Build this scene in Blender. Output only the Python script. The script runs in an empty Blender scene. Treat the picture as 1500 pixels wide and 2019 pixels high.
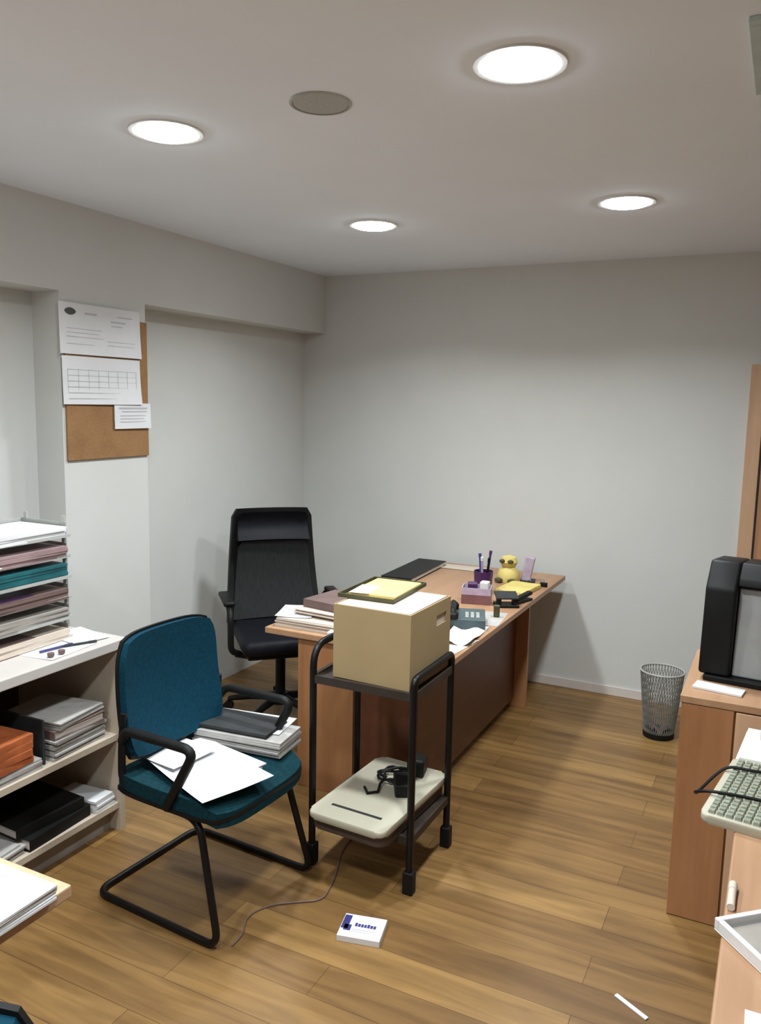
import bpy, bmesh, math, random
from mathutils import Vector, Matrix
random.seed(4)
PI = math.pi
SC = bpy.context.scene
COL = SC.collection

# ------------------------------------------------------------------ camera
cam_d = bpy.data.cameras.new('camera')
cam = bpy.data.objects.new('camera', cam_d)
COL.objects.link(cam)
yaw, pitch, roll = 0.459960, 0.136371, 0.0197766
fwd = Vector((-math.sin(yaw)*math.cos(pitch), math.cos(yaw)*math.cos(pitch), -math.sin(pitch)))
rgt = Vector((math.cos(yaw), math.sin(yaw), 0))
up = rgt.cross(fwd)
r2 = rgt*math.cos(roll) + up*math.sin(roll)
u2 = up*math.cos(roll) - rgt*math.sin(roll)
m = Matrix((r2, u2, -fwd)).transposed().to_4x4()
m.translation = Vector((0, 0, 1.7637))
cam.matrix_world = m
cam_d.sensor_fit = 'HORIZONTAL'
cam_d.sensor_width = 36
cam_d.lens = 36*1594.31/1500
cam_d.clip_start = 0.02
SC.camera = cam

# ------------------------------------------------------------------ world, exposure
w = bpy.data.worlds.new('world')
SC.world = w
w.use_nodes = True
w.node_tree.nodes['Background'].inputs[0].default_value = (0.02, 0.02, 0.022, 1)
w.node_tree.nodes['Background'].inputs[1].default_value = 1.0
SC.view_settings.view_transform = 'Standard'
SC.view_settings.look = 'None'
SC.view_settings.gamma = 1
SC.view_settings.exposure = 0.1
LAMP_STRENGTH = 36.0
LAMP_WATTS = 18.0
LAMP_SPREAD = math.radians(143)
LAMP_COLOR = (0.90, 0.97, 1.0)

# ------------------------------------------------------------------ materials
def nt(name):
    mt = bpy.data.materials.new(name)
    mt.use_nodes = True
    t = mt.node_tree
    return mt, t, t.nodes['Principled BSDF']

def mat(name, c, rough=0.6, var=0.10, scale=12, metal=0.0, bump=0.0, stretch=(1, 1, 1), spec=0.5, alpha=None):
    """plain surface with procedural colour variation"""
    mt, t, b = nt(name)
    tc = t.nodes.new('ShaderNodeTexCoord')
    mp = t.nodes.new('ShaderNodeMapping')
    mp.inputs['Scale'].default_value = stretch
    n = t.nodes.new('ShaderNodeTexNoise')
    n.inputs['Scale'].default_value = scale
    n.inputs['Detail'].default_value = 5
    cr = t.nodes.new('ShaderNodeValToRGB')
    cr.color_ramp.elements[0].position = 0.3
    cr.color_ramp.elements[1].position = 0.7
    cr.color_ramp.elements[0].color = (c[0]*(1-var), c[1]*(1-var), c[2]*(1-var), 1)
    cr.color_ramp.elements[1].color = (min(1, c[0]*(1+var)), min(1, c[1]*(1+var)), min(1, c[2]*(1+var)), 1)
    L = t.links.new
    L(tc.outputs['Object'], mp.inputs[0]); L(mp.outputs[0], n.inputs['Vector'])
    L(n.outputs['Fac'], cr.inputs[0]); L(cr.outputs[0], b.inputs['Base Color'])
    b.inputs['Roughness'].default_value = rough
    b.inputs['Metallic'].default_value = metal
    b.inputs['Specular IOR Level'].default_value = spec
    if bump:
        bp = t.nodes.new('ShaderNodeBump')
        bp.inputs['Strength'].default_value = bump
        bp.inputs['Distance'].default_value = 0.002
        L(n.outputs['Fac'], bp.inputs['Height']); L(bp.outputs[0], b.inputs['Normal'])
    if alpha is not None:
        b.inputs['Alpha'].default_value = alpha
    return mt

def wood(name, c1, c2, axis='Z', scale=9, rough=0.42):
    """wood veneer with grain running along the axis"""
    mt, t, b = nt(name)
    tc = t.nodes.new('ShaderNodeTexCoord'); mp = t.nodes.new('ShaderNodeMapping')
    s = {'X': (0.08, 1, 1), 'Y': (1, 0.08, 1), 'Z': (1, 1, 0.08)}[axis]
    mp.inputs['Scale'].default_value = s
    n = t.nodes.new('ShaderNodeTexNoise'); n.inputs['Scale'].default_value = scale
    n.inputs['Detail'].default_value = 7; n.inputs['Distortion'].default_value = 0.6
    n2 = t.nodes.new('ShaderNodeTexNoise'); n2.inputs['Scale'].default_value = scale*7
    n2.inputs['Detail'].default_value = 3
    mx = t.nodes.new('ShaderNodeMath'); mx.operation = 'MULTIPLY_ADD'; mx.inputs[1].default_value = 0.3
    cr = t.nodes.new('ShaderNodeValToRGB')
    cr.color_ramp.elements[0].position = 0.42; cr.color_ramp.elements[0].color = (*c1, 1)
    cr.color_ramp.elements[1].position = 0.88; cr.color_ramp.elements[1].color = (*c2, 1)
    L = t.links.new
    L(tc.outputs['Object'], mp.inputs[0]); L(mp.outputs[0], n.inputs['Vector']); L(mp.outputs[0], n2.inputs['Vector'])
    L(n2.outputs['Fac'], mx.inputs[0]); L(n.outputs['Fac'], mx.inputs[2])
    L(mx.outputs[0], cr.inputs[0]); L(cr.outputs[0], b.inputs['Base Color'])
    b.inputs['Roughness'].default_value = rough
    return mt

def floor_mat():
    mt, t, b = nt('oak_laminate')
    L = t.links.new
    tc = t.nodes.new('ShaderNodeTexCoord')
    br = t.nodes.new('ShaderNodeTexBrick')
    br.offset = 0.37; br.offset_frequency = 2; br.squash = 1
    br.inputs['Scale'].default_value = 1.0
    br.inputs['Brick Width'].default_value = 1.15
    br.inputs['Row Height'].default_value = 0.145
    br.inputs['Mortar Size'].default_value = 0.0016
    br.inputs['Mortar Smooth'].default_value = 0.3
    br.inputs['Bias'].default_value = 0
    br.inputs['Color1'].default_value = (0.175, 0.094, 0.030, 1)
    br.inputs['Color2'].default_value = (0.275, 0.158, 0.052, 1)
    br.inputs['Mortar'].default_value = (0.11, 0.055, 0.018, 1)
    L(tc.outputs['Object'], br.inputs['Vector'])
    mp = t.nodes.new('ShaderNodeMapping'); mp.inputs['Scale'].default_value = (0.9, 9, 1)
    n = t.nodes.new('ShaderNodeTexNoise'); n.inputs['Scale'].default_value = 2.2; n.inputs['Detail'].default_value = 8
    n.inputs['Distortion'].default_value = 0.8
    L(tc.outputs['Object'], mp.inputs[0]); L(mp.outputs[0], n.inputs['Vector'])
    cr = t.nodes.new('ShaderNodeValToRGB')
    cr.color_ramp.elements[0].position = 0.34; cr.color_ramp.elements[0].color = (0.62, 0.56, 0.5, 1)
    cr.color_ramp.elements[1].position = 0.66; cr.color_ramp.elements[1].color = (1.14, 1.12, 1.1, 1)
    L(n.outputs['Fac'], cr.inputs[0])
    mx = t.nodes.new('ShaderNodeMix'); mx.data_type = 'RGBA'; mx.blend_type = 'MULTIPLY'
    mx.inputs['Factor'].default_value = 0.85
    L(br.outputs['Color'], mx.inputs['A']); L(cr.outputs[0], mx.inputs['B'])
    L(mx.outputs['Result'], b.inputs['Base Color'])
    b.inputs['Roughness'].default_value = 0.42
    bp = t.nodes.new('ShaderNodeBump'); bp.inputs['Strength'].default_value = 0.15; bp.inputs['Distance'].default_value = 0.001
    inv = t.nodes.new('ShaderNodeMath'); inv.operation = 'SUBTRACT'; inv.inputs[0].default_value = 1
    L(br.outputs['Fac'], inv.inputs[1]); L(inv.outputs[0], bp.inputs['Height']); L(bp.outputs[0], b.inputs['Normal'])
    return mt

def emit(name, c, s):
    mt, t, b = nt(name)
    b.inputs['Base Color'].default_value = (0.9, 0.9, 0.9, 1)
    b.inputs['Emission Color'].default_value = (*c, 1)
    b.inputs['Emission Strength'].default_value = s
    return mt

def cork_mat():
    mt, t, b = nt('cork')
    L = t.links.new
    tc = t.nodes.new('ShaderNodeTexCoord')
    v = t.nodes.new('ShaderNodeTexVoronoi'); v.inputs['Scale'].default_value = 120
    n = t.nodes.new('ShaderNodeTexNoise'); n.inputs['Scale'].default_value = 9
    cr = t.nodes.new('ShaderNodeValToRGB')
    cr.color_ramp.elements[0].color = (0.17, 0.08, 0.03, 1)
    cr.color_ramp.elements[1].color = (0.30, 0.16, 0.065, 1)
    ad = t.nodes.new('ShaderNodeMath'); ad.operation = 'MULTIPLY'
    L(tc.outputs['Object'], v.inputs['Vector']); L(tc.outputs['Object'], n.inputs['Vector'])
    L(v.outputs['Distance'], ad.inputs[0]); ad.inputs[1].default_value = 0.6
    a2 = t.nodes.new('ShaderNodeMath'); L(ad.outputs[0], a2.inputs[0]); L(n.outputs['Fac'], a2.inputs[1])
    L(a2.outputs[0], cr.inputs[0]); L(cr.outputs[0], b.inputs['Base Color'])
    b.inputs['Roughness'].default_value = 0.9
    return mt

WALL = mat('painted_wall', (0.60, 0.60, 0.575), 0.85, 0.02, 3)
CEIL = mat('painted_ceiling', (0.82, 0.88, 0.97), 0.9, 0.02, 2)
FLOOR = floor_mat()
SKIRT = mat('skirting', (0.62, 0.56, 0.52), 0.6, 0.04)
DESKTOP = wood('beech_top', (0.32, 0.17, 0.09), (0.43, 0.25, 0.14), 'Y')
BEECHZ = wood('beech_panel', (0.29, 0.125, 0.05), (0.40, 0.19, 0.082), 'Z')
SHADEDBEECH = wood('beech_shaded', (0.10, 0.034, 0.016), (0.14, 0.052, 0.024), 'Y')  # beech darkened: the shade under the desk top is put into the colour
DOORW = wood('door_wood', (0.40, 0.20, 0.09), (0.56, 0.31, 0.16), 'Z')
JAMBW = wood('jamb_wood', (0.50, 0.30, 0.18), (0.62, 0.40, 0.25), 'Z')
CREAMB = mat('cream_board', (0.50, 0.42, 0.33), 0.5, 0.05, 6)
CREAMTOP = mat('cream_top', (0.50, 0.46, 0.43), 0.45, 0.05, 6)
BLACKM = mat('black_metal', (0.006, 0.005, 0.005), 0.4, 0.2, spec=0.25)
BROWNM = mat('dark_metal_shelf', (0.035, 0.025, 0.02), 0.5, 0.2, spec=0.25)
BLACKP = mat('black_plastic', (0.007, 0.007, 0.007), 0.5, 0.2, spec=0.2)
LEATHER = mat('black_leather', (0.008, 0.008, 0.011), 0.5, 0.15, 40, bump=0.3, spec=0.1)
MESHF = mat('black_mesh', (0.022, 0.023, 0.023), 0.85, 0.3, 60, stretch=(1, 6, 0.3), bump=0.3, spec=0.15)
TEAL = mat('teal_fabric', (0.003, 0.034, 0.058), 0.9, 0.2, 90, bump=0.4, spec=0.12)
TEALD = mat('teal_fabric_worn', (0.004, 0.028, 0.037), 0.9, 0.25, 60, bump=0.4, spec=0.12)
CARD = mat('cardboard', (0.33, 0.235, 0.115), 0.85, 0.05, 5, bump=0.1)
PAPER = mat('white_paper', (0.68, 0.68, 0.69), 0.75, 0.03, 8)
PAPERW = mat('cream_paper', (0.58, 0.49, 0.41), 0.8, 0.06, 10)
PAPERG = mat('grey_paper', (0.38, 0.36, 0.34), 0.8, 0.15, 14)
PAPERE = mat('paper_edges', (0.62, 0.57, 0.52), 0.85, 0.25, 6, stretch=(0.3, 0.3, 60))
YEL = mat('manila_yellow', (0.80, 0.56, 0.17), 0.7, 0.08, 6)
YELP = mat('pale_yellow', (0.62, 0.49, 0.16), 0.7, 0.12, 8)
BEIGE = mat('beige_plastic', (0.42, 0.39, 0.30), 0.5, 0.04, 6)
GREYP = mat('grey_plastic', (0.40, 0.40, 0.38), 0.5, 0.06)
GREYL = mat('light_grey_plastic', (0.27, 0.27, 0.265), 0.35, 0.08, 14)
DGREY = mat('dark_grey_plastic', (0.03, 0.032, 0.033), 0.55, 0.2, spec=0.25)
WHITEP = mat('white_plastic', (0.70, 0.69, 0.68), 0.4, 0.03)
PURPLE = mat('purple_plastic', (0.07, 0.02, 0.09), 0.4, 0.2)
LILAC = mat('lilac_card', (0.42, 0.33, 0.42), 0.7, 0.15, 20)
MAROON = mat('maroon_card', (0.17, 0.07, 0.07), 0.6, 0.2, 12)
MAUVE = mat('mauve_binder', (0.15, 0.095, 0.085), 0.55, 0.15, 10)
ORANGE = mat('orange_binder', (0.33, 0.085, 0.025), 0.6, 0.3, 18)
TEALC = mat('teal_card', (0.01, 0.10, 0.115), 0.5, 0.25, 14)
PINKC = mat('pink_card', (0.30, 0.20, 0.20), 0.6, 0.15)
NAVY = mat('navy_ink', (0.035, 0.03, 0.16), 0.6, 0.1)
INK = mat('grey_ink', (0.45, 0.45, 0.47), 0.7, 0.1)
INKD = mat('dark_ink', (0.07, 0.08, 0.07), 0.7, 0.1)
SPEAK = mat('speaker_grille', (0.42, 0.43, 0.42), 0.8, 0.2, 200)
VENTM = mat('vent_green_grey', (0.50, 0.60, 0.60), 0.7, 0.08, 20)
CORK = cork_mat()
RIMW = mat('lamp_rim', (0.75, 0.75, 0.74), 0.5, 0.02)
LAMP = emit('lamp_diffuser', LAMP_COLOR, LAMP_STRENGTH)
WIRE = mat('wire_grey', (0.26, 0.27, 0.25), 0.5, 0.1, metal=0.3)
OLIVE = mat('olive_plastic', (0.06, 0.055, 0.02), 0.5, 0.2)
SLATE = mat('slate_plastic', (0.05, 0.075, 0.08), 0.45, 0.2)
TAUPED = mat('dark_taupe_plastic', (0.075, 0.055, 0.045), 0.55, 0.15, spec=0.25)
TAUPE = mat('taupe_board', (0.30, 0.27, 0.24), 0.7, 0.1)

# ------------------------------------------------------------------ mesh builder
def fillet(pts, r, n=5, closed=False):
    """round the corners of a polyline"""
    P = [Vector(p) for p in pts]
    out = []
    N = len(P)
    for i in range(N):
        if not closed and i in (0, N-1):
            out.append(P[i]); continue
        a, b, c = P[i-1], P[i], P[(i+1) % N]
        u, v = (a-b), (c-b)
        d = min(r, u.length*0.49, v.length*0.49)
        p0 = b+u.normalized()*d; p1 = b+v.normalized()*d
        for k in range(n+1):
            t = k/n
            out.append(p0*(1-t)**2 + b*2*t*(1-t) + p1*t*t)
    return out

class MB:
    def __init__(s):
        s.bm = bmesh.new()
    def box(s, c, d, rot=(0, 0, 0), bevel=0, taper=None):
        """c centre, d full size; taper scales the top face in x, y"""
        vs = []
        M = Matrix.Translation(c) @ Matrix.Rotation(rot[2], 4, 'Z') @ Matrix.Rotation(rot[1], 4, 'Y') @ Matrix.Rotation(rot[0], 4, 'X')
        for z in (-.5, .5):
            for x, y in ((-.5, -.5), (.5, -.5), (.5, .5), (-.5, .5)):
                tx = ty = 1
                if taper and z > 0: tx, ty = taper
                vs.append(s.bm.verts.new(M @ Vector((x*d[0]*tx, y*d[1]*ty, z*d[2]))))
        fs = [(3, 2, 1, 0), (4, 5, 6, 7), (0, 1, 5, 4), (1, 2, 6, 5), (2, 3, 7, 6), (3, 0, 4, 7)]
        faces = [s.bm.faces.new([vs[i] for i in f]) for f in fs]
        if bevel:
            es = list({e for f in faces for e in f.edges})
            bmesh.ops.bevel(s.bm, geom=es, offset=bevel, segments=3, profile=0.5, affect='EDGES')
        return s
    def b2(s, x0, x1, y0, y1, z0, z1, bevel=0):
        return s.box(((x0+x1)/2, (y0+y1)/2, (z0+z1)/2), (x1-x0, y1-y0, z1-z0), bevel=bevel)
    def tube(s, pts, r, closed=False, n=10, cap=True):
        P = [Vector(p) for p in pts]
        N = len(P); rings = []
        nrm = None
        for i in range(N):
            if closed: t = (P[(i+1) % N]-P[i-1])
            else: t = (P[min(i+1, N-1)]-P[max(i-1, 0)])
            t.normalize()
            if nrm is None:
                a = Vector((0, 0, 1)) if abs(t.z) < 0.9 else Vector((1, 0, 0))
                nrm = t.cross(a).normalized()
            else:
                nrm = (nrm - t*nrm.dot(t)).normalized()
            bn = t.cross(nrm)
            rr = r[i] if isinstance(r, (list, tuple)) else r
            rings.append([s.bm.verts.new(P[i]+nrm*math.cos(2*PI*k/n)*rr+bn*math.sin(2*PI*k/n)*rr) for k in range(n)])
        for i in range(N if closed else N-1):
            A, B = rings[i], rings[(i+1) % N]
            for k in range(n):
                s.bm.faces.new((A[k], A[(k+1) % n], B[(k+1) % n], B[k]))
        if cap and not closed:
            s.bm.faces.new(rings[0][::-1]); s.bm.faces.new(rings[-1])
        return s
    def lathe(s, prof, c=(0, 0, 0), n=32):
        """prof = list of (r, z) revolved about the vertical"""
        rings = []
        for r, z in prof:
            if r < 1e-6: rings.append([s.bm.verts.new((c[0], c[1], c[2]+z))])
            else: rings.append([s.bm.verts.new((c[0]+r*math.cos(2*PI*k/n), c[1]+r*math.sin(2*PI*k/n), c[2]+z)) for k in range(n)])
        for A, B in zip(rings, rings[1:]):
            if len(A) == 1 and len(B) == 1: continue
            for k in range(n):
                k2 = (k+1) % n
                if len(A) == 1: s.bm.faces.new((A[0], B[k2], B[k]))
                elif len(B) == 1: s.bm.faces.new((A[k], A[k2], B[0]))
                else: s.bm.faces.new((A[k], A[k2], B[k2], B[k]))
        return s
    def cyl(s, a, b, r, n=16):
        return s.tube([a, b], r, n=n)
    def prism(s, poly, z0, z1, bevel=0):
        lo = [s.bm.verts.new((x, y, z0)) for x, y in poly]
        hi = [s.bm.verts.new((x, y, z1)) for x, y in poly]
        n = len(poly)
        fs = [s.bm.faces.new(lo[::-1]), s.bm.faces.new(hi)]
        for i in range(n):
            fs.append(s.bm.faces.new((lo[i], lo[(i+1) % n], hi[(i+1) % n], hi[i])))
        if bevel:
            es = [e for e in {e for f in fs[:2] for e in f.edges}]
            bmesh.ops.bevel(s.bm, geom=es, offset=bevel, segments=3, profile=0.5, affect='EDGES')
        return s
    def shell(s, fn, nu, nv, th):
        """a curved slab: fn(u, v) gives (point, normal), u and v from -1 to 1"""
        F, Bk = [], []
        for i in range(nu+1):
            ra, rb = [], []
            for j in range(nv+1):
                p, nn = fn(-1+2*i/nu, -1+2*j/nv)
                p = Vector(p); nn = Vector(nn).normalized()
                ra.append(s.bm.verts.new(p)); rb.append(s.bm.verts.new(p-nn*th))
            F.append(ra); Bk.append(rb)
        for i in range(nu):
            for j in range(nv):
                s.bm.faces.new((F[i][j], F[i+1][j], F[i+1][j+1], F[i][j+1]))
                s.bm.faces.new((Bk[i][j+1], Bk[i+1][j+1], Bk[i+1][j], Bk[i][j]))
        for i in range(nu):
            for j in (0, nv):
                s.bm.faces.new((F[i][j], Bk[i][j], Bk[i+1][j], F[i+1][j]) if j == 0 else (F[i+1][j], Bk[i+1][j], Bk[i][j], F[i][j]))
        for j in range(nv):
            for i in (0, nu):
                s.bm.faces.new((F[i][j+1], Bk[i][j+1], Bk[i][j], F[i][j]) if i == 0 else (F[i][j], Bk[i][j], Bk[i][j+1], F[i][j+1]))
        return s
    def build(s, name, m, parent=None, smooth=False, bevel=0, subsurf=0, loc=None, rotz=0, rot=None):
        bmesh.ops.recalc_face_normals(s.bm, faces=s.bm.faces[:])
        me = bpy.data.meshes.new(name)
        s.bm.to_mesh(me); s.bm.free()
        me.materials.append(m)
        if smooth:
            for p in me.polygons: p.use_smooth = True
            me.set_sharp_from_angle(angle=math.radians(40))
        o = bpy.data.objects.new(name, me)
        COL.objects.link(o)
        if parent: o.parent = parent
        if loc: o.location = loc
        if rot: o.rotation_euler = rot
        else: o.rotation_euler = (0, 0, rotz)
        if bevel:
            b = o.modifiers.new('bevel', 'BEVEL'); b.width = bevel; b.segments = 2; b.limit_method = 'ANGLE'
        if subsurf:
            b = o.modifiers.new('subsurf', 'SUBSURF'); b.levels = subsurf; b.render_levels = subsurf
        return o

def tag(o, label, cat, group=None, kind=None):
    o['label'] = label
    if cat: o['category'] = cat
    if group: o['group'] = group
    if kind: o['kind'] = kind
    return o
def thing(name, label, cat, loc=(0, 0, 0), rotz=0, group=None):
    o = bpy.data.objects.new(name, None)
    COL.objects.link(o)
    o.empty_display_size = 0.1
    o.location = loc; o.rotation_euler = (0, 0, rotz)
    return tag(o, label, cat, group)
def struct(o):
    o['kind'] = 'structure'; return o
def dup(root, loc=None, rotz=None, label=None):
    r = root.copy(); COL.objects.link(r)
    if loc: r.location = loc
    if rotz is not None: r.rotation_euler = (0, 0, rotz)
    if label: r['label'] = label
    for ch in list(root.children):
        c = ch.copy(); COL.objects.link(c); c.parent = r
        for g in list(ch.children):
            d = g.copy(); COL.objects.link(d); d.parent = c
    return r

# ------------------------------------------------------------------ room
XL, XR, YB, YF, H = -2.89, 2.6, 4.925, -2.4, 2.6
RD = -3.06                     # back of the two recesses in the left wall
P1, P2, ZS = 2.62, 3.155, 2.217
struct(MB().b2(RD-0.1, XR+0.1, YF-0.1, YB+0.1, -0.1, 0).build('floor', FLOOR))
struct(MB().b2(RD-0.1, XR+0.1, YF-0.1, YB+0.1, H, H+0.1).build('ceiling', CEIL))
wl = MB()
wl.b2(RD-0.1, XL, YF, YB, ZS, H)
wl.b2(RD-0.1, XL, P1, P2, 0, ZS)
wl.b2(RD-0.1, RD, YF, P1, 0, ZS)
wl.b2(RD-0.1, RD, P2, YB, 0, ZS)
struct(wl.build('wall_left', WALL))
DX0, DZ = -0.19, 2.0
wb = MB()
wb.b2(RD-0.1, DX0, YB, YB+0.1, 0, H)
wb.b2(DX0, DX0+0.95, YB, YB+0.1, DZ, H)
wb.b2(DX0+0.95, XR+0.1, YB, YB+0.1, 0, H)
struct(wb.build('wall_back', WALL))
struct(MB().b2(XR, XR+0.1, YF, YB, 0, H).build('wall_right', WALL))
struct(MB().b2(RD-0.1, XR+0.1, YF-0.1, YF, 0, H).build('wall_front', WALL))
struct(MB().b2(RD, DX0-0.01, YB-0.012, YB, 0, 0.058, bevel=0.003).build('baseboard_back', SKIRT))
struct(MB().b2(DX0+0.96, XR, YB-0.012, YB, 0, 0.058, bevel=0.003).build('baseboard_right', SKIRT))

# door at the right end of the back wall
d = thing('door_1', 'light wooden door with pale frame at the right end of the back wall', None, (DX0, YB, 0))
d['kind'] = 'structure'
del d['label']
fr = MB()
fr.b2(0, 0.075, -0.03, 0.1, 0, DZ); fr.b2(0.875, 0.95, -0.03, 0.1, 0, DZ); fr.b2(0.075, 0.875, -0.03, 0.1, DZ-0.07, DZ)
fr.build('door_frame', JAMBW, d, bevel=0.004)
MB().b2(0.085, 0.868, -0.008, 0.035, 0.006, DZ-0.078).build('door_leaf', DOORW, d, bevel=0.003)
hd = MB(); hd.tube(fillet([(0.79, -0.008, 1.03), (0.79, -0.055, 1.03), (0.67, -0.055, 1.03)], 0.02), 0.009)
hd.cyl((0.79, -0.008, 1.03), (0.79, -0.014, 1.03), 0.025)
hd.build('door_handle', GREYP, d, smooth=True)

# ------------------------------------------------------------------ ceiling lamps, speaker, grille
def downlight():
    t = thing('ceiling_light', '', 'ceiling light', (0, 0, H), 0, 'round recessed ceiling lights')
    MB().lathe([(0.102, -0.001), (0.103, -0.006), (0.116, -0.006), (0.118, 0.0), (0.102, -0.001)], n=48).build('rim', RIMW, t, smooth=True)
    MB().lathe([(0, -0.022), (0.05, -0.020), (0.085, -0.013), (0.1015, -0.001), (0, -0.0005)], n=48).build('diffuser', LAMP, t, smooth=True)
    lo = bpy.data.objects.new('lamp_light', ld); COL.objects.link(lo); lo.parent = t; lo.location = (0, 0, -0.024)
    return t
ld = bpy.data.lights.new('lamp_light', 'AREA')
ld.shape = 'DISK'; ld.size = 0.20; ld.energy = LAMP_WATTS; ld.color = LAMP_COLOR; ld.spread = LAMP_SPREAD
L0 = downlight()
lamps = [(-0.66, 2.062, 'round ceiling light that looks largest, right of the round speaker'),
         (-1.835, 2.115, 'round ceiling light over the cream shelf unit, left of the round speaker'),
         (-1.845, 3.585, 'round ceiling light nearest the corner of the two walls'),
         (-0.66, 3.57, 'round ceiling light at the right, before the blank back wall'),
         (-1.84, 0.62, 'round ceiling light in the row behind the camera, left'),
         (-0.66, 0.60, 'round ceiling light in the row behind the camera, above it'),
         (-0.66, -0.88, 'round ceiling light in the last row behind the camera')]
for i, (x, y, lb) in enumerate(lamps):
    o = L0 if i == 0 else dup(L0)
    o.location = (x, y, H); o['label'] = lb

t = thing('ceiling_speaker', 'round grey ceiling speaker grille between the two front ceiling lights', 'ceiling speaker', (-1.254, 2.095, H))
MB().lathe([(0, -0.006), (0.078, -0.005), (0.080, 0.0), (0, 0)], n=40).build('grille', SPEAK, t, smooth=True)
MB().lathe([(0.080, -0.001), (0.080, -0.007), (0.088, -0.006), (0.090, 0), (0.080, -0.001)], n=40).build('rim', GREYP, t, smooth=True)

t = thing('ceiling_vent', 'green grey air vent panel in the ceiling at the right edge', 'vent', (0.13, 2.25, H))
f = MB()
for a, b, c, e in ((-.27, .27, -.23, -.205), (-.27, .27, .205, .23), (-.27, -.245, -.205, .205), (.245, .27, -.205, .205)):
    f.b2(a, b, c, e, -0.012, 0)
f.build('frame', VENTM, t, bevel=0.002)
g = MB()
g.b2(-.245, .245, -.205, .205, -0.003, 0)
for k in range(13): g.box((0, -0.19+k*0.0317, -0.007), (0.488, 0.018, 0.002), rot=(0.35, 0, 0))
g.build('louvres', VENTM, t)

# ------------------------------------------------------------------ cork board and papers on the pier
t = thing('cork_board', 'brown cork board hung on the grey wall pier with papers pinned over it', 'pin board', (XL, 2.885, 1.80))
MB().b2(0, 0.012, -0.250, 0.268, -0.332, 0.325).build('cork_panel', CORK, t, bevel=0.002)
def wall_sheet(name, label, y0, y1, z0, z1, cat='paper', marks=None, curl=0.01, m=PAPER):
    yc, zc = (y0+y1)/2, (z0+z1)/2
    t = thing(name, label, cat, (XL+0.0135, yc, z0))
    hw, hh = (y1-y0)/2, (z1-z0)
    def fn(u, v):
        z = (v+1)/2*hh
        x = 0.0015+curl*(1-(v+1)/2)**2*(0.3+0.7*(u+1)/2)
        return (x, u*hw, z), (1, 0, 0.1)
    MB().shell(fn, 6, 8, 0.0008).build('sheet', m, t, smooth=True)
    if marks:
        k = MB()
        for (a, b, c, e) in marks:
            zm = (c+e)/2*hh
            x = 0.0022+curl*(1-(c+e)/2)**2*(0.3+0.7*(a+b)/2)
            k.b2(x, x+0.0005, -hw+a*2*hw, -hw+b*2*hw, c*hh, e*hh)
        k.build('print', INK, t)
    return t
gm = []
for r in range(6):
    z = 0.12+r*0.12
    gm.append((0.06, 0.94, z, z+0.008))
for c in range(8):
    yv = 0.06+c*0.125
    gm.append((yv, yv+0.004, 0.12, 0.73))
tm = [(0.30, 0.44, 0.80, 0.84), (0.62, 0.80, 0.70, 0.73), (0.62, 0.76, 0.62, 0.64), (0.08, 0.5, 0.5, 0.51), (0.08, 0.46, 0.42, 0.43),
      (0.08, 0.52, 0.34, 0.35), (0.56, 0.92, 0.30, 0.31), (0.56, 0.9, 0.22, 0.23), (0.08, 0.4, 0.2, 0.21), (0.7, 0.9, 0.82, 0.84)]
s1 = wall_sheet('notice_sheet', 'upper white notice with a dark blot at its corner, pinned on the cork board', 2.603, 3.100, 1.945, 2.170, marks=tm)
b_ = MB()
b_.shell(lambda u, v: ((0.003, -0.185+0.032*u*(1-0.3*v*v), 0.187+0.016*v*(1-0.35*u*u)), (1, 0, 0)), 8, 6, 0.0006)
b_.build('dark_blot', INKD, s1)
wall_sheet('wall_calendar', 'white calendar page with pale grid pinned below the upper notice', 2.612, 3.095, 1.722, 1.937, 'calendar', marks=gm, curl=0.014)
wall_sheet('note_card', 'small white card with pale writing pinned at the lower right of the cork board', 2.913, 3.158, 1.606, 1.728, 'card',
           marks=[(0.12, 0.9, 0.78, 0.84), (0.2, 0.9, 0.66, 0.70), (0.15, 0.85, 0.5, 0.53), (0.15, 0.8, 0.38, 0.41), (0.15, 0.85, 0.26, 0.29)], curl=0.004).location.x += 0.006

# ------------------------------------------------------------------ long beech desk
t = thing('desk', 'long beech desk running from the trolley to the back wall', 'desk', (-1.59, 3.925, 0))
MB().b2(-0.47, 0.46, -0.935, 0.915, 0.702, 0.73).build('desk_top', DESKTOP, t, bevel=0.003)
MB().b2(-0.30, -0.015, -0.92, -0.89, 0, 0.702).build('end_panel', BEECHZ, t, bevel=0.002)
MB().b2(-0.30, 0.355, 0.52, 0.55, 0, 0.702).build('end_panel', BEECHZ, t, bevel=0.002)
MB().b2(-0.015, 0.262, -0.905, -0.89, 0.0, 0.702).build('inner_panel', SHADEDBEECH, t, bevel=0.002)  # same beech as the end panels, with its shade painted in
MB().b2(0.262, 0.282, -0.89, 0.52, 0.05, 0.702).build('modesty_panel', SHADEDBEECH, t, bevel=0.002)
ZD = 0.7305

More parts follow.
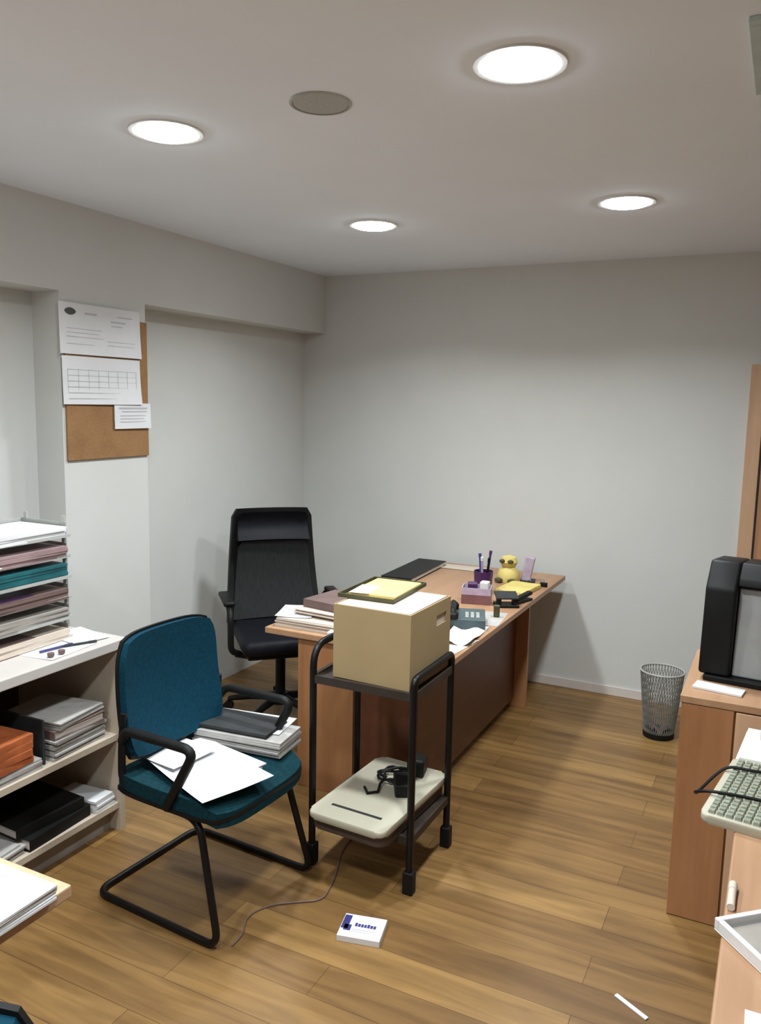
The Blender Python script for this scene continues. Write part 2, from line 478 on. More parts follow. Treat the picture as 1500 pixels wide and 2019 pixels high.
def stack(name, label, cat, loc, rotz, size, m, edge=None, group=None, leaves=5, jit=0.004):
    """a pile of sheets: a block whose sheets are slightly out of line"""
    t = thing(name, label, cat, loc, rotz, group)
    b = MB(); n = leaves; h = size[2]/n
    for k in range(n-1 if edge else n):
        b.box((random.uniform(-jit, jit), random.uniform(-jit, jit), h*(k+.5)), (size[0], size[1], h*0.94), rot=(0, 0, random.uniform(-.02, .02)))
    if edge:
        b.build('pages', edge, t)
        MB().box((0, 0, size[2]-h*.5), (size[0]+0.004, size[1]+0.004, h), bevel=h*0.2).build('cover', m, t)
    else: b.build('sheets', m, t)
    return t
def sheet(name, label, cat, loc, rotz, w, l, m=PAPER, curl=0.006, th=0.0006, group=None, wav=1.0):
    ph = random.uniform(0, 6)
    def fn(u, v):
        z = th+curl*(0.5+0.5*math.sin(ph+wav*(1.7*u+0.9*v)))*(0.4+0.6*abs(u*v))
        return (u*w/2, v*l/2, z), (0, 0, 1)
    o = MB().shell(fn, 8, 10, th).build(name, m, None, smooth=True, loc=loc, rotz=rotz)
    return tag(o, label, cat, group)
def binder(name, label, loc, rotz, size, m, cat='binder', group=None):
    """lever arch file lying flat: two boards, round spine at -x, pages inside"""
    t = thing(name, label, cat, loc, rotz, group)
    L, W, T = size
    c = MB(); th = min(0.003, T*0.15)
    c.b2(-L/2, L/2, -W/2, W/2, 0, th); c.b2(-L/2, L/2, -W/2, W/2, T-th, T); c.b2(-L/2, L/2, -W/2, -W/2+th, th, T-th)
    c.build('cover', m, t, bevel=0.001)
    MB().b2(-L/2+0.006, L/2-0.006, -W/2+0.006, W/2-0.008, th+0.001, T-th-0.001).build('pages', PAPERE, t)
    return t

# stack at the near left corner of the desk
stack('paper_stack', 'thick pile of beige paper at the near left corner of the long desk', 'papers', (-1.83, 3.165, ZD), 0.02, (0.40, 0.26, 0.040), PAPERW, leaves=8, jit=0.006)
sheet('loose_sheet', 'white sheet sticking out of the beige pile at the desk corner', 'paper', (-1.99, 3.16, ZD+0.0425), 0.35, 0.17, 0.22)
stack('document_pile', 'folded white and pink documents under the mauve binder on the long desk', 'papers', (-1.80, 3.22, ZD+0.0500), -0.10, (0.33, 0.25, 0.022), PAPERW, leaves=4, jit=0.01)
binder('mauve_binder', 'mauve brown binder on top of the papers behind the swivel chair arm', (-1.79, 3.25, ZD+0.074), -0.16, (0.30, 0.24, 0.036), MAUVE)
tag(MB().box((0, 0, 0.012), (0.10, 0.06, 0.024), bevel=0.003).build('white_note_block', PAPER, None, loc=(-1.685, 3.022, ZD), rotz=0.1),
    'bright white note block at the desk edge, left of the cardboard box', 'note pad')

# things further along the desk
binder('black_folder', 'black folder at the far left of the long desk by the wall', (-1.955, 4.44, ZD), 0.04, (0.19, 0.60, 0.028), BLACKP)
sheet('far_sheet', 'white sheet lying along the far left edge of the desk against the back wall', 'paper', (-1.80, 4.72, ZD), 0.06, 0.42, 0.14, PAPERW)
# purple cup and its pens
cup = thing('pen_cup', 'dark purple pen cup in the middle of the cluttered desk', 'pen holder', (-1.415, 4.14, ZD))
MB().lathe([(0, 0), (0.046, 0), (0.053, 0.125), (0.050, 0.125), (0.044, 0.004), (0, 0.004)]).build('cup_body', PURPLE, cup, smooth=True)
for (dx, dy, m_, nm, h_) in ((0.02, 0.015, PURPLE, 'dark purple pen tallest in the pen cup', .21), (-0.02, 0.01, NAVY, 'navy pen leaning left in the pen cup', .19),
                     (0.0, -0.022, LILAC, 'lilac pen leaning toward the camera in the pen cup', .18), (0.024, -0.012, BLACKP, 'black pen leaning right in the pen cup', .175)):
    p = thing('pen', nm, 'pen', (-1.415+dx*0.5, 4.14+dy*0.5, ZD+0.006), 0, 'pens in the purple cup')
    MB().cyl((0, 0, 0), (dx*0.9, dy*0.9, h_), 0.0065, 8).build('barrel', m_, p, smooth=True)
    MB().cyl((dx*0.9, dy*0.9, h_), (dx*1.0, dy*1.0, h_+0.02), 0.0085, 8).build('cap', WHITEP if m_ is LILAC else m_, p, smooth=True)
t = thing('lilac_box', 'lilac and maroon open cardboard box of odds in front of the pen cup', 'box', (-1.375, 3.93, ZD), 0.25)
b_ = MB()
for a in ((-.075, -.071, -.055, .055), (.071, .075, -.055, .055), (-.071, .071, -.055, -.051), (-.071, .071, .051, .055)): b_.b2(a[0], a[1], a[2], a[3], 0, 0.085)
b_.b2(-.071, .071, -.051, .051, 0, 0.004)
b_.build('tray', LILAC, t)
MB().b2(-.0755, .0755, -.0565, -.055, 0.002, 0.05).build('label_band', MAROON, t)
tag(MB().box((0, 0, 0.05), (0.05, 0.05, 0.10), bevel=0.008).build('purple_pad', PURPLE, None, loc=(-1.40, 3.93, ZD+0.0045), rotz=0.4), 'small dark purple cube inside the lilac box', 'note pad')
tag(MB().box((0, 0, 0.055), (0.045, 0.05, 0.11), bevel=0.006).build('white_pad', WHITEP, None, loc=(-1.335, 3.935, ZD+0.0045), rotz=0.1), 'small white block inside the lilac box', 'note pad')
# yellow ornament: rounded body, head, dark knobs
t = thing('yellow_ornament', 'small yellow figure with grey top standing at the far end of the desk', 'ornament', (-1.385, 4.50, ZD))
t.scale = (1.3, 1.3, 1.12)
MB().lathe([(0, 0), (0.045, 0), (0.052, 0.03), (0.042, 0.065), (0.026, 0.08), (0, 0.08)]).build('body', YELP, t, smooth=True)
MB().lathe([(0, 0.076), (0.03, 0.082), (0.04, 0.105), (0.032, 0.13), (0.0, 0.142)]).build('head', YELP, t, smooth=True)
e_ = MB(); e_.lathe([(0, -.012), (.012, -.006), (.014, 0), (.012, .006), (0, .012)], (-0.02, -0.034, 0.112), 12); e_.lathe([(0, -.012), (.012, -.006), (.014, 0), (.012, .006), (0, .012)], (0.018, -0.034, 0.112), 12)
e_.build('eye', OLIVE, t, smooth=True)
f_ = MB(); f_.lathe([(0, -.014), (.018, -.008), (.02, 0), (.018, .008), (0, .014)], (-0.03, -0.045, 0.014), 12); f_.lathe([(0, -.014), (.018, -.008), (.02, 0), (.018, .008), (0, .014)], (0.03, -0.045, 0.014), 12)
f_.build('foot', OLIVE, t, smooth=True)
t = thing('grey_holder', 'slanted grey mauve card holder beside the yellow figure', 'holder', (-1.285, 4.56, ZD), 0.2)
MB().box((0, 0, 0.075), (0.055, 0.05, 0.15), rot=(0, 0.18, 0), bevel=0.008).build('holder_body', LILAC, t)
MB().box((0, 0, 0.006), (0.085, 0.07, 0.012), bevel=0.003).build('holder_base', DGREY, t)
tag(MB().box((0, 0, 0.012), (0.17, 0.26, 0.024), bevel=0.004).build('yellow_pad', YELP, None, loc=(-1.265, 4.30, ZD), rotz=-0.1), 'pale yellow pad lying near the far right corner of the desk', 'note pad')
for (x, y, nm) in ((-1.25, 4.455, 'left of the two'), (-1.165, 4.47, 'right of the two')):
    c_ = thing('binder_clip', 'small black clip at the back of the yellow pad, %s' % nm, 'clip', (x, y, ZD), 0, 'black clips by the yellow pad')
    MB().prism([(-.02, -.012), (.02, -.012), (.02, .012), (-.02, .012)], 0, 0.025).build('clip_body', BLACKP, c_, bevel=0.003)
    MB().tube(fillet([(-.012, 0, 0.024), (-.008, 0.004, 0.045), (.008, 0.004, 0.045), (.012, 0, 0.024)], 0.005), 0.0014, n=6).build('wire_handle', GREYP, c_, smooth=True)
# hole punch
t = thing('hole_punch', 'black desk hole punch with grey lever in front of the yellow pad', 'hole punch', (-1.215, 3.93, ZD), 0.5)
MB().b2(-0.06, 0.06, -0.045, 0.045, 0, 0.014, bevel=0.003).build('punch_base', BLACKP, t)
for q in (-0.05, 0.03): MB().b2(q, q+0.02, -0.03, 0.02, 0.014, 0.045, bevel=0.003).build('punch_block', BLACKP, t)
MB().box((0, 0.005, 0.056), (0.115, 0.085, 0.01), rot=(0.22, 0, 0), bevel=0.003).build('lever', DGREY, t)
# stapler
t = thing('stapler', 'black and yellow stapler at the right edge of the desk', 'stapler', (-1.165, 4.06, ZD), 1.3)
MB().b2(-0.07, 0.07, -0.018, 0.018, 0, 0.012, bevel=0.003).build('base', BLACKP, t)
MB().box((0.003, 0, 0.032), (0.135, 0.032, 0.02), rot=(0, -0.12, 0), bevel=0.006).build('arm', BLACKP, t)
MB().b2(-0.062, -0.035, -0.014, 0.014, 0.012, 0.03).build('hinge', OLIVE, t)
# telephone
t = thing('desk_telephone', 'dark slate desk telephone with black handset on the right side of the desk', 'telephone', (-1.275, 3.50, ZD), 0.35)
MB().prism([(-.09, -.10), (.09, -.10), (.09, .11), (-.09, .11)], 0, 0.05, bevel=0.006).build('phone_base', SLATE, t)
k_ = MB()
for i in range(3):
    for j in range(4): k_.box((0.005+i*0.025, -0.06+j*0.025, 0.052), (0.016, 0.014, 0.005), bevel=0.001)
k_.build('keypad', GREYP, t)
h_ = MB(); h_.tube(fillet([(-.06, -.10, .06), (-.06, -.08, .085), (-.06, .08, .085), (-.06, .10, .06)], 0.03), 0.014, n=10)
h_.lathe([(0, 0), (.025, 0), (.027, .02), (.018, .03), (0, .032)], (-.06, -.088, .052), 16); h_.lathe([(0, 0), (.025, 0), (.027, .02), (.018, .03), (0, .032)], (-.06, .088, .052), 16)
h_.build('handset', BLACKP, t, smooth=True)
cd = MB(); pts = []
for i in range(70):
    a = i*0.9; s_ = i/69
    pts.append((-.07-.06*math.sin(s_*PI)+0.006*math.cos(a), -.11-.10*s_+0.006*math.sin(a), max(.008, .05*(1-s_*2))+0.002))
cd.tube(pts, 0.002, n=5)
cd.build('coiled_cord', BLACKP, t, smooth=True)
tag(MB().box((0, 0, 0.03), (0.03, 0.025, 0.06), bevel=0.006).build('dark_bottle', OLIVE, None, loc=(-1.19, 3.70, ZD), rotz=0.3), 'small dark olive bottle standing by the telephone', 'bottle')
sheet('crumpled_sheet', 'crumpled white sheet at the right edge of the desk behind the cardboard box', 'paper', (-1.215, 3.33, ZD), 0.1, 0.14, 0.34, PAPER, 0.03, wav=2.4)
sheet('lower_sheet', 'grey white sheet under the crumpled one, hanging near the desk edge', 'paper', (-1.22, 3.16, ZD), -0.1, 0.16, 0.24, PAPERW, 0.003)
sheet('pale_sheet', 'pale sheet under the dark olive bottle at the desk edge', 'paper', (-1.20, 3.66, ZD-0.0005), 0.12, 0.11, 0.26, PAPERG, 0.0005)

# ------------------------------------------------------------------ high back swivel chair
t = thing('swivel_chair', 'black high back swivel office chair behind the desk in the corner', 'office chair', (-2.43, 3.68, 0), math.radians(-46))
def back_fn(wd_top, wd_bot, z0, z1, x0, lean, bow):
    def fn(u, v):
        s_ = (v+1)/2
        wd = (wd_bot*(1-s_)+wd_top*s_)/2
        if v > 0.86: wd *= 1-0.25*((v-0.86)/0.14)**2*0.4
        x = x0 - lean*s_ + bow*u*u - 0.04*math.sin(s_*PI)
        return (x, u*wd, z0+(z1-z0)*s_), (1, -u*0.2, 0.1)
    return fn
MB().shell(back_fn(0.45, 0.54, 0.50, 1.14, -0.185, 0.10, 0.03), 12, 14, 0.03).build('backrest_frame', BLACKP, t, smooth=True)
MB().shell(back_fn(0.395, 0.48, 0.52, 0.955, -0.176, 0.07, 0.03), 12, 12, 0.012).build('backrest_mesh', MESHF, t, smooth=True)
MB().shell(back_fn(0.40, 0.41, 0.965, 1.122, -0.218, 0.03, 0.03), 10, 6, 0.03).build('headrest', LEATHER, t, smooth=True)
st = MB(); st.box((0.06, 0, 0.475), (0.50, 0.50, 0.085), bevel=0.035); st.build('seat', LEATHER, t, smooth=True)
MB().box((0.04, 0, 0.42), (0.44, 0.44, 0.03), bevel=0.012).build('seat_shell', BLACKP, t, smooth=True)
for s_ in (-1, 1):
    a = MB()
    a.tube(fillet([(0.16, s_*0.25, 0.42), (0.20, s_*0.30, 0.45), (0.20, s_*0.30, 0.66), (-0.10, s_*0.30, 0.69), (-0.16, s_*0.26, 0.60)], 0.07), 0.017, n=10)
    a.tube(fillet([(0.16, s_*0.19, 0.40), (0.16, s_*0.27, 0.42)], 0.02), 0.016)
    a.box((0.03, s_*0.30, 0.69), (0.27, 0.062, 0.028), bevel=0.012)
    a.build('armrest', BLACKP, t, smooth=True)
MB().cyl((0, 0, 0.11), (0, 0, 0.40), 0.028).build('gas_column', BLACKP, t, smooth=True)
bk = MB(); bk.tube(fillet([(-0.05, 0, 0.385), (-0.22, 0, 0.385), (-0.245, 0, 0.62)], 0.06), 0.022); bk.build('back_bracket', BLACKP, t, smooth=True)
MB().lathe([(0, 0.07), (0.05, 0.07), (0.045, 0.13), (0, 0.14)]).build('hub', BLACKP, t, smooth=True)
for k in range(5):
    a = k*2*PI/5+0.5
    c_, s_ = math.cos(a), math.sin(a)
    lg = MB(); lg.tube([(c_*0.03, s_*0.03, 0.105), (c_*0.17, s_*0.17, 0.095), (c_*0.30, s_*0.30, 0.07)], [0.024, 0.020, 0.014]); l_ = lg.build('base_leg', BLACKP, t, smooth=True)
    w_ = MB()
    for o_ in (-0.016, 0.016):
        px, py = c_*0.305-s_*o_, s_*0.305+c_*o_
        w_.cyl((px+s_*0.009, py-c_*0.009, 0.027), (px-s_*0.009, py+c_*0.009, 0.027), 0.027, 18)
    w_.cyl((c_*0.30, s_*0.30, 0.03), (c_*0.30, s_*0.30, 0.075), 0.008)
    w_.build('caster', BLACKP, l_, smooth=True)

# ------------------------------------------------------------------ teal visitor chairs
def rounded(u, v, k=4.0):
    """squircle mapping of a square patch so the corners are round"""
    return u*math.sqrt(max(0, 1-0.22*v*v*v*v*abs(v))), v*math.sqrt(max(0, 1-0.16*abs(u)**5))
def visitor_chair(label, loc, rotz):
    t = thing('visitor_chair', label, 'chair', loc, rotz)
    r = 0.0125
    path = [(-0.19, 0.215, 0.415), (0.18, 0.225, 0.405), (0.285, 0.255, r), (-0.285, 0.255, r), (-0.285, -0.255, r), (0.285, -0.255, r), (0.18, -0.225, 0.405), (-0.19, -0.215, 0.415)]
    MB().tube(fillet(path, 0.06, 6), r, n=12).build('cantilever_frame', BLACKM, t, smooth=True)
    def seat(u, v):
        a, b = rounded(u, v)
        z = 0.47-0.018*(1-abs(u))**1.0*0.3 - (0.05*max(0, u-0.55)**1.5*2.2)+0.012*abs(v)**3
        return (0.035+a*0.25, b*0.25, z), (0, 0, 1)
    MB().shell(seat, 14, 14, 0.05).build('seat', TEALD, t, smooth=True)
    def sh(u, v):
        a, b = rounded(u, v)
        return (0.033+a*0.253, b*0.253, 0.428), (0, 0, 1)
    MB().shell(sh, 12, 12, 0.014).build('seat_shell', BLACKP, t, smooth=True)
    def bk(k, off, z0=0.525, z1=0.95):
        def fn(u, v):
            a, b = rounded(u, v)
            s_ = (b+1)/2
            x = -0.130-0.045*s_+0.03*a*a-0.018*math.sin(s_*PI)+off
            return (x, a*0.235*k*(1-0.05*s_), z0+(z1-z0)*s_), (1, -a*0.2, 0.12)
        return fn
    MB().shell(bk(1.0, 0.0), 14, 14, 0.030).build('backrest', TEAL, t, smooth=True)
    MB().shell(bk(1.035, -0.024, 0.51, 0.956), 14, 14, 0.014).build('back_shell', BLACKP, t, smooth=True)
    for s_ in (-1, 1):
        a = MB()
        p = fillet([(-0.155, s_*0.238, 0.60), (-0.12, s_*0.252, 0.650), (0.195, s_*0.256, 0.655), (0.065, s_*0.255, 0.43)], 0.055, 6)
        a.tube(p, 0.0165, n=10)
        a.tube(fillet([(0.065, s_*0.255, 0.43), (0.065, s_*0.225, 0.412)], 0.01), 0.014)
        a.tube(fillet([(-0.145, s_*0.235, 0.70), (-0.157, s_*0.238, 0.60), (-0.165, s_*0.235, 0.45), (-0.09, s_*0.222, 0.412)], 0.06), 0.013)
        a.build('armrest', BLACKP, t, smooth=True)
    return t
VC = visitor_chair('teal fabric cantilever chair piled with papers beside the trolley', (-1.765, 2.19, 0), math.radians(-4))
# papers on its seat
SZ = 0.476
VR = math.radians(-4)
stack('magazine_pile', 'pile of magazines and documents at the far side of the teal chair seat', 'papers', (-1.725, 2.395, SZ), 0.10, (0.36, 0.17, 0.056), PAPERG, leaves=8, jit=0.008)
sheet('top_sheet', 'white sheet between the dark folder and the magazine pile on the chair', 'paper', (-1.765, 2.445, SZ+0.057), 0.16, 0.34, 0.17, PAPER, 0.003)
binder('charcoal_folder', 'charcoal folder lying on the papers on the teal chair', (-1.80, 2.400, SZ+0.062), 0.10, (0.38, 0.17, 0.012), DGREY, 'folder')
stack('white_papers', 'fan of white papers hanging over the front of the teal seat', 'papers', (-1.735, 2.175, SZ), -0.22, (0.34, 0.20, 0.018), PAPER, leaves=4, jit=0.012)
sheet('bent_sheet', 'large white open sheet on top of the fan of papers on the teal chair', 'paper', (-1.705, 2.115, SZ+0.020), -0.38, 0.44, 0.27, PAPER, 0.012)
sheet('under_arm_sheet', 'white sheet under the near armrest of the teal chair', 'paper', (-1.86, 2.14, SZ+0.033), -0.15, 0.22, 0.20, PAPER, 0.004)

VC2 = dup(VC, (-0.885, 0.405, 0), math.radians(-45), 'teal chair whose back corner shows at the bottom left of the photo')

# ------------------------------------------------------------------ black trolley
t = thing('trolley', 'black metal office trolley with two shelves carrying a cardboard box', 'trolley', (-1.295, 2.67, 0))
hx, hy, r = 0.205, 0.178, 0.0135
for sx in (-1, 1):
    top = 0.86 if sx < 0 else 0.80
    fm = MB()
    fm.tube(fillet([(sx*hx, -hy, 0.045), (sx*hx, -hy, top), (sx*hx, hy, top), (sx*hx, hy, 0.045)], 0.085 if sx < 0 else 0.03, 7), r, n=12)
    fm.build('side_hoop', BLACKM, t, smooth=True)
for sx in (-1, 1):
    for sy in (-1, 1):
        MB().b2(sx*hx-0.02, sx*hx+0.02, sy*hy-0.02, sy*hy+0.02, 0, 0.085, bevel=0.006).build('foot', BLACKP, t)
def shelf(z, nm):
    s = MB()
    s.b2(-hx+0.0, hx-0.0, -hy-0.008, -hy+0.008, z-0.03, z); s.b2(-hx, hx, hy-0.008, hy+0.008, z-0.03, z)
    s.b2(-hx-0.008, -hx+0.008, -hy, hy, z-0.03, z); s.b2(hx-0.008, hx+0.008, -hy, hy, z-0.03, z)
    s.b2(-hx+0.008, hx-0.008, -hy+0.008, hy-0.008, z-0.02, z-0.006)
    s.build(nm, BROWNM, t)
shelf(0.752, 'top_shelf'); shelf(0.215, 'lower_shelf')

# cardboard archive box with things on it
bx0 = thing('cardboard_box', 'tan cardboard archive box standing on the black trolley', 'box', (-1.262, 2.675, 0.7525), math.radians(-2))
b_ = MB(); W_, D_, H_ = 0.315, 0.345, 0.275; th = 0.005
b_.b2(-W_/2, W_/2, -D_/2, D_/2, 0, th)
b_.b2(-W_/2, W_/2, -D_/2, -D_/2+th, th, H_); b_.b2(-W_/2, W_/2, D_/2-th, D_/2, th, H_); b_.b2(-W_/2, -W_/2+th, -D_/2+th, D_/2-th, th, H_)
# right side with a hand hole
hy0, hy1, hz0, hz1 = 0.045, 0.135, 0.185, 0.225
for a in ((-D_/2+th, hy0, th, H_), (hy1, D_/2-th, th, H_), (hy0, hy1, th, hz0), (hy0, hy1, hz1, H_)):
    b_.b2(W_/2-th, W_/2, a[0], a[1], a[2], a[3])
b_.build('box_body', CARD, bx0)
MB().b2(W_/2-th-0.004, W_/2-th-0.001, hy0-0.01, hy1+0.01, hz0-0.01, hz1+0.01).build('hand_hole_flap', PAPERW, bx0)
stack('file_bundle', 'bundle of cream files filling the open cardboard box', 'papers', (-1.262, 2.675, 0.7585), math.radians(-2), (0.295, 0.325, 0.270), PAPERW, leaves=18, jit=0.002)
tt = thing('document_tray', 'flat black document tray lying on top of the cardboard box', 'tray', (-1.350, 2.765, 1.0305), math.radians(2))
b_ = MB(); b_.b2(-.115, .115, -.165, .165, 0, .003)
for a in ((-.115, .115, -.165, -.161), (-.115, .115, .161, .165), (-.115, -.111, -.161, .161), (.111, .115, -.161, .161)): b_.b2(a[0], a[1], a[2], a[3], .003, .016)
b_.build('tray_body', OLIVE, tt, bevel=0.001)
tag(MB().box((0, 0, 0.006), (0.19, 0.27, 0.012), bevel=0.002).build('yellow_envelope', YEL, None, loc=(-1.343, 2.775, 1.0338), rotz=math.radians(3)), 'yellow envelope in the black tray on the cardboard box', 'envelope')
sheet('white_slip', 'white slip partly covering the yellow envelope at the left', 'paper', (-1.395, 2.70, 1.0462), 0.1, 0.08, 0.14, PAPER, 0.001)

# scanner on the lower shelf
t = thing('flatbed_scanner', 'beige lidded flatbed scanner on the lower shelf of the black trolley', 'scanner', (-1.275, 2.628, 0.2155), math.radians(-3))
def rr(w_, l_, rad, n=6):
    out = []
    for cx_, cy_, a0 in ((w_/2-rad, l_/2-rad, 0), (-w_/2+rad, l_/2-rad, 90), (-w_/2+rad, -l_/2+rad, 180), (w_/2-rad, -l_/2+rad, 270)):
        for k in range(n+1):
            a = math.radians(a0+90*k/n)
            out.append((cx_+rad*math.cos(a), cy_+rad*math.sin(a)))
    return out
MB().prism(rr(0.305, 0.50, 0.03), 0, 0.045, bevel=0.006).build('scanner_body', TAUPED, t, smooth=True)
MB().prism(rr(0.320, 0.545, 0.035), 0.045, 0.070, bevel=0.008).build('scanner_lid', BEIGE, t, smooth=True)
MB().b2(-0.105, 0.105, -0.190, -0.177, 0.0665, 0.0712).build('lid_groove', DGREY, t)
# adapter and cable on the scanner
ZC = 0.2155+0.0705
t = thing('power_adapter', 'black power adapter with coiled cable lying on the beige scanner', 'adapter', (-1.20, 2.67, ZC), 0.5)
MB().box((0, 0, 0.025), (0.075, 0.12, 0.05), bevel=0.008).build('adapter_body', BLACKP, t)
cb = MB(); pts = []
for i in range(60):
    a = i/59*2*PI*2.6
    rad = 0.062+0.014*math.sin(i*0.7)
    pts.append((-0.02+rad*math.cos(a), 0.10+rad*0.9*math.sin(a), 0.006+0.012*(i/59)+0.004*(1+math.sin(i*0.9))))
pts += [(-0.09, 0.03, 0.012), (-0.10, -0.02, 0.006), (-0.14, -0.03, 0.0055), (-0.15, 0.02, 0.0055)]
cb.tube(pts, 0.0055, n=7)
cb.build('cable', BLACKP, t, smooth=True)
tag(MB().box((0, 0, 0.035), (0.07, 0.09, 0.07), bevel=0.012).build('dark_webcam', BLACKP, None, loc=(-1.215, 2.83, ZC), rotz=0.2), 'dark rounded device at the back of the scanner among the cables', 'device')

# ------------------------------------------------------------------ cream shelf unit
SX0, SX1, SY1, SY0 = -2.885, -2.30, 2.345, -0.2
t = thing('shelf_unit', 'low cream open shelf unit against the left wall', 'shelf unit', (-2.59, 1.07, 0))
X0, X1, Y0, Y1 = SX0+2.59, SX1+2.59, SY0-1.07, SY1-1.07
MB().b2(X0, X1+0.01, Y0, Y1+0.02, 0.768, 0.808).build('worktop', CREAMTOP, t, bevel=0.004)
MB().b2(X0, X1-0.005, Y1-0.028, Y1, 0, 0.768).build('end_panel', CREAMB, t, bevel=0.001)
MB().b2(X0, X1-0.005, Y0, Y0+0.028, 0, 0.768).build('end_panel', CREAMB, t, bevel=0.001)
for z in (0.388, 0.098):
    MB().b2(X0, X1-0.012, Y0+0.028, Y1-0.028, z, z+0.026).build('shelf_board', CREAMB, t, bevel=0.001)
MB().b2(X0, X0+0.008, Y0+0.028, Y1-0.028, 0.124, 0.768).build('back_panel', SHADEDBEECH, t)
MB().b2(X0, X1-0.06, Y0+0.028, Y1-0.028, 0, 0.098).build('plinth', TAUPE, t)

# letter trays stacked on top of it
TX, TY, ZT = -2.60, 2.02, 0.8085
def tray():
    t = thing('letter_tray', '', 'letter tray', (TX, TY, ZT), 0, 'letter trays stacked on the shelf unit')
    b = MB(); w_, l_ = 0.27, 0.46
    b.b2(-w_/2, w_/2, -l_/2, l_/2, 0.0, 0.003)
    b.b2(-w_/2, w_/2-0.02, -l_/2, -l_/2+0.003, 0.003, 0.055); b.b2(-w_/2, w_/2-0.02, l_/2-0.003, l_/2, 0.003, 0.055)
    b.b2(-w_/2, -w_/2+0.003, -l_/2+0.003, l_/2-0.003, 0.003, 0.055)
    b.b2(w_/2-0.004, w_/2, -l_/2, l_/2, 0.003, 0.012)
    b.build('tray_body', GREYP, t)
    for sx in (-1, 1):
        for sy in (-1, 1):
            MB().b2(sx*(w_/2-0.03)-0.008, sx*(w_/2-0.03)+0.008, sy*(l_/2-0.004)-0.004, sy*(l_/2-0.004)+0.004, 0.055, 0.0812).build('riser', GREYP, t)
    return t
T0 = tray()
cont = [('brown_papers', 'brown edged papers in the lowest letter tray', PAPERW, 0.040, 'papers', MAUVE),
        ('mixed_papers', 'taupe folders in the second letter tray from the bottom', TAUPE, 0.045, 'papers', None),
        ('dark_files', 'dark plum files in the third letter tray from the bottom', MAUVE, 0.04, 'files', PURPLE),
        ('teal_files', 'teal files filling the fourth letter tray from the bottom', TEALC, 0.058, 'files', None),
        ('pink_papers', 'pink and lilac papers in the fifth letter tray from the bottom', PINKC, 0.045, 'papers', None)]
nm = ['lowest letter tray of the stack on the shelf unit', 'second letter tray from the bottom of the stack', 'third letter tray from the bottom of the stack',
      'fourth letter tray from the bottom, with teal files', 'fifth letter tray from the bottom, with pink papers', 'topmost letter tray of the stack, with pale papers']
for k in range(6):
    o = T0 if k == 0 else dup(T0)
    o.location = (TX+random.uniform(-.006, .006), TY+random.uniform(-.004, .004), ZT+k*0.0815); o['label'] = nm[k]
    z = ZT+k*0.0815+0.0033
    if k < 5:
        c = cont[k]
        stack(c[0], c[1], c[4], (TX+0.012, TY, z), random.uniform(-.02, .02), (0.25, 0.425, c[3]), c[2], leaves=5, jit=0.003)
        if c[5]:
            sheet(c[0].split('_')[0]+'_cover_sheet', 'top sheet on the '+c[1].replace('in the', 'of the'), 'paper', (TX+0.012, TY-0.07, z+c[3]+0.001), 0.03, 0.24, 0.25, c[5], 0.001)
    else:
        stack('pale_papers', 'pale green white papers heaped in the topmost letter tray', 'papers', (TX+0.012, TY, z), 0.02, (0.25, 0.43, 0.038), PAPER, leaves=5, jit=0.005)
sheet('tilted_page', 'bright white page sticking out of the teal letter tray at the left edge', 'paper', (-2.44, 1.80, ZT+4*0.0815+0.03), 0.5, 0.14, 0.16, PAPER, 0.002).rotation_euler = (0.0, 0.12, 0.5)
# sheets and pens on the worktop edge
sheet('worktop_sheet', 'white sheet lying on the shelf unit in front of the letter trays', 'paper', (-2.40, 2.12, 0.8085), 0.1, 0.16, 0.24, PAPER, 0.002)
sheet('second_worktop_sheet', 'white sheet at the far right corner of the cream worktop', 'paper', (-2.46, 2.27, 0.8115), -0.2, 0.21, 0.15, PAPER, 0.003)
for (x, y, a, m_, lb) in ((-2.40, 2.10, 1.4, NAVY, 'blue pen lying on the white sheet on the cream worktop'), (-2.37, 2.18, 1.1, DGREY, 'dark grey pen lying nearer the right end of the cream worktop')):
    p = thing('pen', lb, 'pen', (x, y, 0.8165), a, 'pens on the cream worktop')
    MB().cyl((-0.06, 0, 0), (0.045, 0, 0), 0.0045, 8).build('barrel', m_, p, smooth=True)
    MB().cyl((0.045, 0, 0), (0.075, 0, 0), 0.0055, 8).build('cap', m_, p, smooth=True)
for (x, y, lb) in ((-2.34, 2.03, 'left'), (-2.335, 2.075, 'right')):
    tag(MB().lathe([(0, 0), (0.012, 0), (0.013, 0.012), (0, 0.016)], n=14).build('rubber_stamp_cap', MAUVE, None, smooth=True, loc=(x, y, 0.815)), 'small dark round cap by the worktop edge, %s one' % lb, 'cap')

# on the middle shelf
ZM, ZL = 0.4145, 0.1245
for k in range(4):
    binder('orange_folder', ['orange folder at the bottom of the orange pile', 'orange folder second from the bottom of the orange pile', 'orange folder third from the bottom of the orange pile', 'topmost orange folder, lying slightly turned'][k],
           (-2.47, 1.80, ZM+0.04+k*0.0265), random.uniform(-.06, .06)+PI/2, (0.24, 0.30, 0.026), ORANGE, 'folder', 'orange folders on the middle shelf')
stack('white_block', 'pale papers under the orange folders on the middle shelf', 'papers', (-2.46, 1.80, ZM), 0, (0.27, 0.32, 0.038), PAPERG, leaves=5)
tag(MB().box((0, 0, 0.085), (0.26, 0.010, 0.17), bevel=0.002).build('book_end', DGREY, None, loc=(-2.47, 1.985, ZM)), 'black upright divider between the orange folders and the paper pile', 'divider')
stack('grey_paper_pile', 'tall pile of grey papers in the middle compartment of the shelf unit', 'papers', (-2.48, 2.145, ZM), 0.05, (0.29, 0.26, 0.075), PAPERG, leaves=9, jit=0.008)
